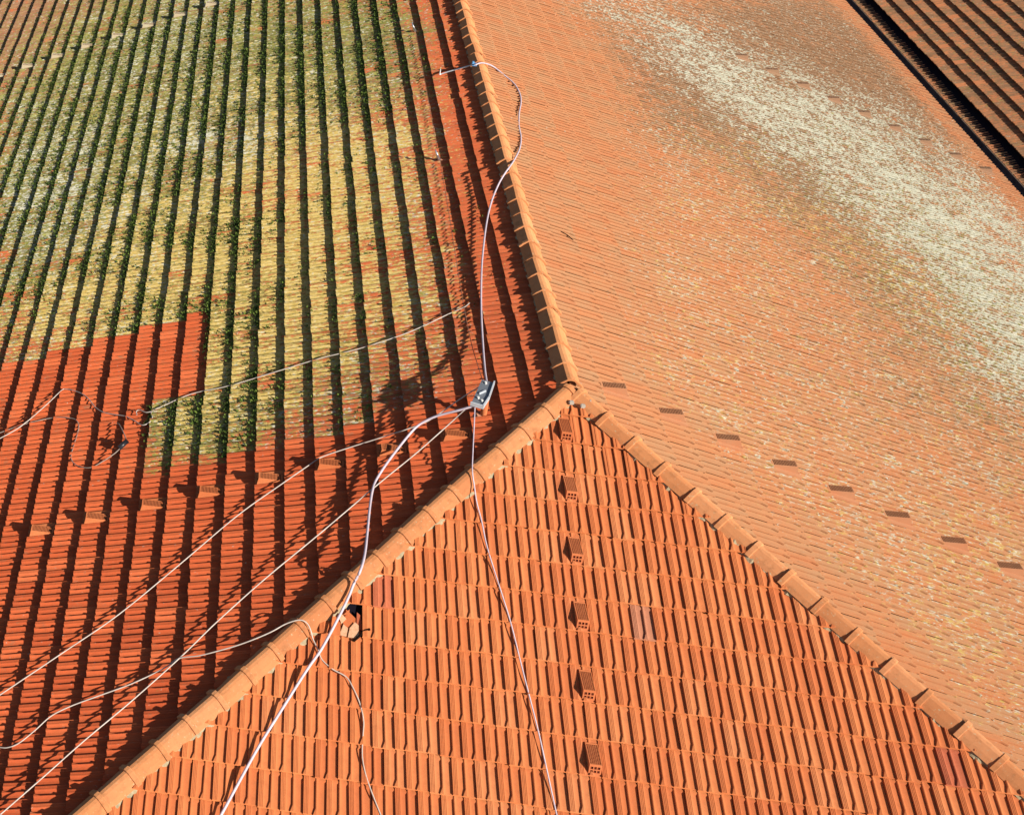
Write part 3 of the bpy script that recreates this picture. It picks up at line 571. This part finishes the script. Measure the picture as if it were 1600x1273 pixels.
# ------------------------------------------------------------------ cables
def spline(P, sub=7):
    P = np.array(P, float); out = []
    Q = np.concatenate([[2*P[0]-P[1]], P, [2*P[-1]-P[-2]]])
    for i in range(1, len(Q)-2):
        p0, p1, p2, p3 = Q[i-1:i+3]
        for t in np.linspace(0, 1, sub, endpoint=False):
            out.append(.5*((2*p1)+(p2-p0)*t+(2*p0-5*p1+4*p2-p3)*t*t+(3*p1-p0-3*p2+p3)*t**3))
    out.append(P[-1]); return np.array(out)
def tube(name, P, rad, mat, sides=8, sub=7, parent=None, smoothed=True):
    C = spline(P, sub) if smoothed else np.array(P, float); V = []; F = []; n = len(C)
    for i in range(n):
        t = unit(C[min(i+1, n-1)]-C[max(i-1, 0)]); a = unit(np.cross(t, (0.3, .2, 1))); b = np.cross(a, t)
        for j in range(sides):
            an = 6.2832*j/sides; V.append(C[i]+rad*(a*math.cos(an)+b*math.sin(an)))
    for i in range(n-1):
        for j in range(sides):
            a = i*sides+j; b = i*sides+(j+1) % sides; F.append((a, b, b+sides, a+sides))
    F.append(tuple(range(sides))); F.append(tuple((n-1)*sides+j for j in range(sides))[::-1])
    return link(bpy.data.objects.new(name, mesh_np(name, V, F, [mat], smooth=True)), parent)
tag(tube('hose', PATHS['hose_a'], .0110, M_HOSE), 'lilac hose looping from the ridge clip over the right slope down to the metal plate', 'hose')
tag(tube('hose', PATHS['hose_b'], .0130, M_HOSE), 'thick lilac hose from the metal plate down across the left hip and front slope', 'hose')
tag(tube('wire', PATHS['wire_c'], .0064, M_WIRE), 'lower straight white wire from the plate to the bottom left corner', 'wire')
tag(tube('wire', PATHS['wire_d'], .0062, M_WIRE), 'upper of two white wires stretched from the plate past the vent tiles', 'wire')
wE = tag(empty('wire', PATHS['wire_e'][20]), 'weathered wire crossing the lichen from beside the ridge, curling near the red patch', 'wire')
def rel(P, o): return [tuple(np.array(p)-np.array(o.location)) for p in P]
tube('strand', rel(PATHS['wire_e'], wE), .0060, M_WIRE, parent=wE); tube('curl', rel(PATHS['wire_e2'], wE), .006, M_WIRE, parent=wE)
wF = tag(empty('wire', PATHS['wire_f'][8]), 'thin looped wire ending in a small black connector on the clean red tiles', 'wire')
tube('strand', rel(PATHS['wire_f'], wF), .0062, M_GWIRE, parent=wF); tube('strand', rel(PATHS['wire_f2'], wF), .0062, M_GWIRE, parent=wF)
c = tube('connector', rel(PATHS['connector'], wF), .036, M_BLACK, sides=4, sub=2, parent=wF, smoothed=False)
tag(tube('wire', PATHS['wire_g'], .0066, M_HOSE), 'pale wire hanging from the plate and running down the middle of the front slope', 'wire')
tag(tube('wire', PATHS['wire_h'], .0060, M_WIRE), 'grey wire sagging from the lower left over the left hip and down the front slope', 'wire')
wp = tag(empty('wire', PATHS['wire_p'][0]), 'thin brown wire linking the two metal pins below the ridge', 'wire')
tube('strand', rel(PATHS['wire_p'], wp), .004, M_BWIRE, parent=wp); tube('strand', rel(PATHS['wire_p2'], wp), .004, M_BWIRE, parent=wp)

def bm_obj(name, bm, mat, parent=None, smooth=False):
    me = bpy.data.meshes.new(name); bm.normal_update(); bm.to_mesh(me); bm.free(); me.materials.append(mat)
    if smooth: me.polygons.foreach_set('use_smooth', [True]*len(me.polygons))
    return link(bpy.data.objects.new(name, me), parent)
def box(bm, c, s, M=None):
    r = bmesh.ops.create_cube(bm, size=1.0); vs = r['verts']
    bmesh.ops.scale(bm, vec=s, verts=vs); bmesh.ops.translate(bm, vec=c, verts=vs)
    if M is not None: bmesh.ops.transform(bm, matrix=M, verts=vs)
    return vs
def cone(bm, p, r1, r2, h, seg=12):
    r = bmesh.ops.create_cone(bm, cap_ends=True, segments=seg, radius1=r1, radius2=r2, depth=h); bmesh.ops.translate(bm, vec=(p[0], p[1], p[2]+h/2), verts=r['verts'])
# --- junction plate on a short post above the left slope
pl = tag(empty('metal_plate', (-.846, -.03, -.373)), 'dark grey metal plate on a short post where the hoses and wires meet', 'plate')
fr = Matrix(((.944, .325, 0, 0), (-.330, .946, 0, 0), (0, 0, 1, .245), (0, 0, 0, 1)))    # plate axes: x across, y along
fr = fr @ Matrix.Rotation(.10, 4, 'X')
bm = bmesh.new()
vs = [(-.065, -.23), (.055, -.23), (.075, -.06), (.065, .20), (-.060, .20)]
a = [bm.verts.new((x, y, -.012)) for x, y in vs]; b = [bm.verts.new((x, y, .012)) for x, y in vs]
bm.faces.new(a[::-1]); bm.faces.new(b)
for i in range(5): bm.faces.new((a[i], a[(i+1) % 5], b[(i+1) % 5], b[i]))
bmesh.ops.transform(bm, matrix=fr, verts=bm.verts); bm_obj('plate', bm, M_STEEL, pl)
bm = bmesh.new()
for (x0, y0), (x1, y1) in ((vs[1], vs[2]), (vs[2], vs[3]), (vs[0], vs[1])):
    d = Vector((x1-x0, y1-y0, 0)); m = Matrix.Translation(((x0+x1)/2, (y0+y1)/2, .012)) @ Matrix.Rotation(math.atan2(d.y, d.x), 4, 'Z'); box(bm, (0, 0, 0), (d.length+.012, .013, .046), fr @ m)
bm_obj('rim', bm, M_RIM, pl)
for x, y in ((-.01, .15), (-.02, -.12), (.025, -.15)):
    bm = bmesh.new(); cone(bm, (0, 0, 0), .013, .013, .022, 6); bmesh.ops.transform(bm, matrix=fr @ Matrix.Translation((x, y, .012)), verts=bm.verts); bm_obj('bolt', bm, M_WHITE, pl)
bm = bmesh.new(); box(bm, (.01, 0, .02), (.09, .012, .02), fr @ Matrix.Translation((-.01, -.02, 0)) @ Matrix.Rotation(1.0, 4, 'Z')); bm_obj('clamp', bm, M_RIM, pl)
bm = bmesh.new(); cone(bm, (.03, -.06, -.03), .034, .030, .27, 14); bm_obj('post', bm, M_HOOD, pl, True)
bm = bmesh.new(); cone(bm, (.03, -.06, -.03), .13, .07, .055, 9); bm_obj('mortar_pad', bm, M_FADED, pl)
# --- two pointed pins
nL = Vector(LEFT.en); rot = nL.to_track_quat('Z', 'Y').to_matrix().to_4x4()
for (p, lab) in (((-.733, 10.655, -.343), 'farther pointed metal pin below the top of the ridge, casting a long thin shadow'), ((-.753, 5.875, -.352), 'nearer pointed metal pin on a pinkish tile left of the ridge')):
    e = tag(empty('metal_pin', p), lab, 'pin', 'pointed pins on the left slope')
    bm = bmesh.new(); cone(bm, (0, 0, 0), .033, .004, .20, 14); bmesh.ops.transform(bm, matrix=rot, verts=bm.verts); bm_obj('spike', bm, M_PIN, e, True)
    bm = bmesh.new(); cone(bm, (0, 0, -.01), .075, .040, .035, 9); bmesh.ops.transform(bm, matrix=rot, verts=bm.verts); bm_obj('mortar_pad', bm, M_FADED, e)
# --- clip rod on the ridge
e = tag(empty('wire_bracket', PATHS['rod'][2]), 'thin grey rod with a blue clip reaching left from the ridge tiles', 'bracket')
tube('rod', rel(PATHS['rod'], e), .009, M_RIM, parent=e, sub=3)
bm = bmesh.new(); box(bm, (0, 0, 0), (.07, .05, .035)); cone(bm, (-.02, 0, .015), .02, .016, .03, 8); bm_obj('clip', bm, M_BLUE, e)
bm = bmesh.new(); cone(bm, tuple(np.array(PATHS['rod'][0])-np.array(PATHS['rod'][2])), .010, .007, .09, 8); bm_obj('end_tick', bm, M_WHITE, e)
# --- grey mortar dabs at the peak
for p, s in (((.105, .09, .015), (.018, .03, .05)), ((-.02, -.20, -.02), (.05, .04, .04)), ((.085, -.235, -.025), (.05, .035, .04)), ((.165, -.14, .0), (.03, .09, .02))):
    bm = bmesh.new(); box(bm, (0, 0, 0), s); bmesh.ops.bevel(bm, geom=bm.edges[:], offset=.008, segments=2, affect='EDGES'); o = bm_obj('mortar_dab', bm, M_DAB, ROOF); o.location = p
# --- shards in the hole left by a broken tile
hu = F_PH+HOLE[1]*TW+TW/2; hs = F_S0+TC*HOLE[0]
def shard(u, sd, h, pts, rz, tilt, mat, lab):
    bm = bmesh.new(); a = [bm.verts.new((x, y, 0)) for x, y in pts]; b = [bm.verts.new((x, y, .013)) for x, y in pts]; n = len(pts)
    bm.faces.new(a[::-1]); bm.faces.new(b)
    for i in range(n): bm.faces.new((a[i], a[(i+1) % n], b[(i+1) % n], b[i]))
    o = bm_obj('broken_tile', bm, mat); o.matrix_world = FRONT.mat(FRONT.at(u, sd, h)) @ Matrix.Rotation(rz, 4, 'Z') @ Matrix.Rotation(tilt, 4, 'X'); tag(o, lab, 'broken tile', 'shards in the hole beside the left hip')
shard(hu+.115, hs-.05, .000, [(-.05, -.05), (.05, -.055), (.052, .07), (.02, .10), (-.03, .04)], .05, .05, M_FRACT, 'largest pale shard of broken tile at the lower right of the hole')
shard(hu+.030, hs-.055, .002, [(-.035, -.05), (.03, -.05), (.035, .03), (-.01, .06)], -.1, .08, M_FRACT, 'pale four sided shard left of the largest shard in the hole')
shard(hu+.010, hs-.17, .006, [(-.03, -.04), (.035, -.02), (.02, .045), (-.02, .03)], .6, .2, M_FRACT, 'small pinkish shard under the edge of the hip tiles above the hole')
shard(hu+.055, hs-.235, .006, [(-.02, -.03), (.03, -.015), (.01, .04)], -.4, .3, M_HOOD, 'three cornered orange splinter at the top of the hole')
shard(hu+.075, hs-.150, -.012, [(-.055, -.06), (.03, -.05), (.045, .02), (.01, .07), (-.05, .05)], .3, .05, M_HOOD, 'broad orange fragment sunk in the middle of the hole')
shard(hu+.165, hs-.20, -.018, [(-.03, -.10), (.025, -.11), (.02, .03), (-.01, .06)], .1, .03, M_DUSK, 'dark red fragment along the right edge of the hole')
shard(hu+.095, hs-.135, -.030, [(-.095, -.13), (.092, -.135), (.085, .02), (.03, .08), (-.06, .16), (-.095, .14)], .0, .02, M_TILE, 'large sunken orange slab under the other shards in the hole')
# --- two dead twigs
tag(tube('twig', [FRONT.at(-2.13, 2.99, .015), FRONT.at(-2.07, 2.93, .03), FRONT.at(-2.045, 2.885, .03), FRONT.at(-1.985, 2.86, .025)], .011, M_TWIG, sub=4), 'short dark twig on the front slope beside the broken tile', 'twig')
tag(tube('twig', [RIGHT.at(3.80, .53, .02), RIGHT.at(3.76, .60, .03), RIGHT.at(3.72, .64, .03), RIGHT.at(3.70, .69, .02)], .0055, M_TWIG, sub=4), 'thin black twig lying on the right slope near the ridge', 'twig')

# ------------------------------------------------------------------ ground far below
g = link(bpy.data.objects.new('ground', mesh_np('ground', [(-400, -400, -9), (400, -400, -9), (400, 400, -9), (-400, 400, -9)], [(0, 1, 2, 3)], [M_GROUND]))); tag(g, kind='structure')
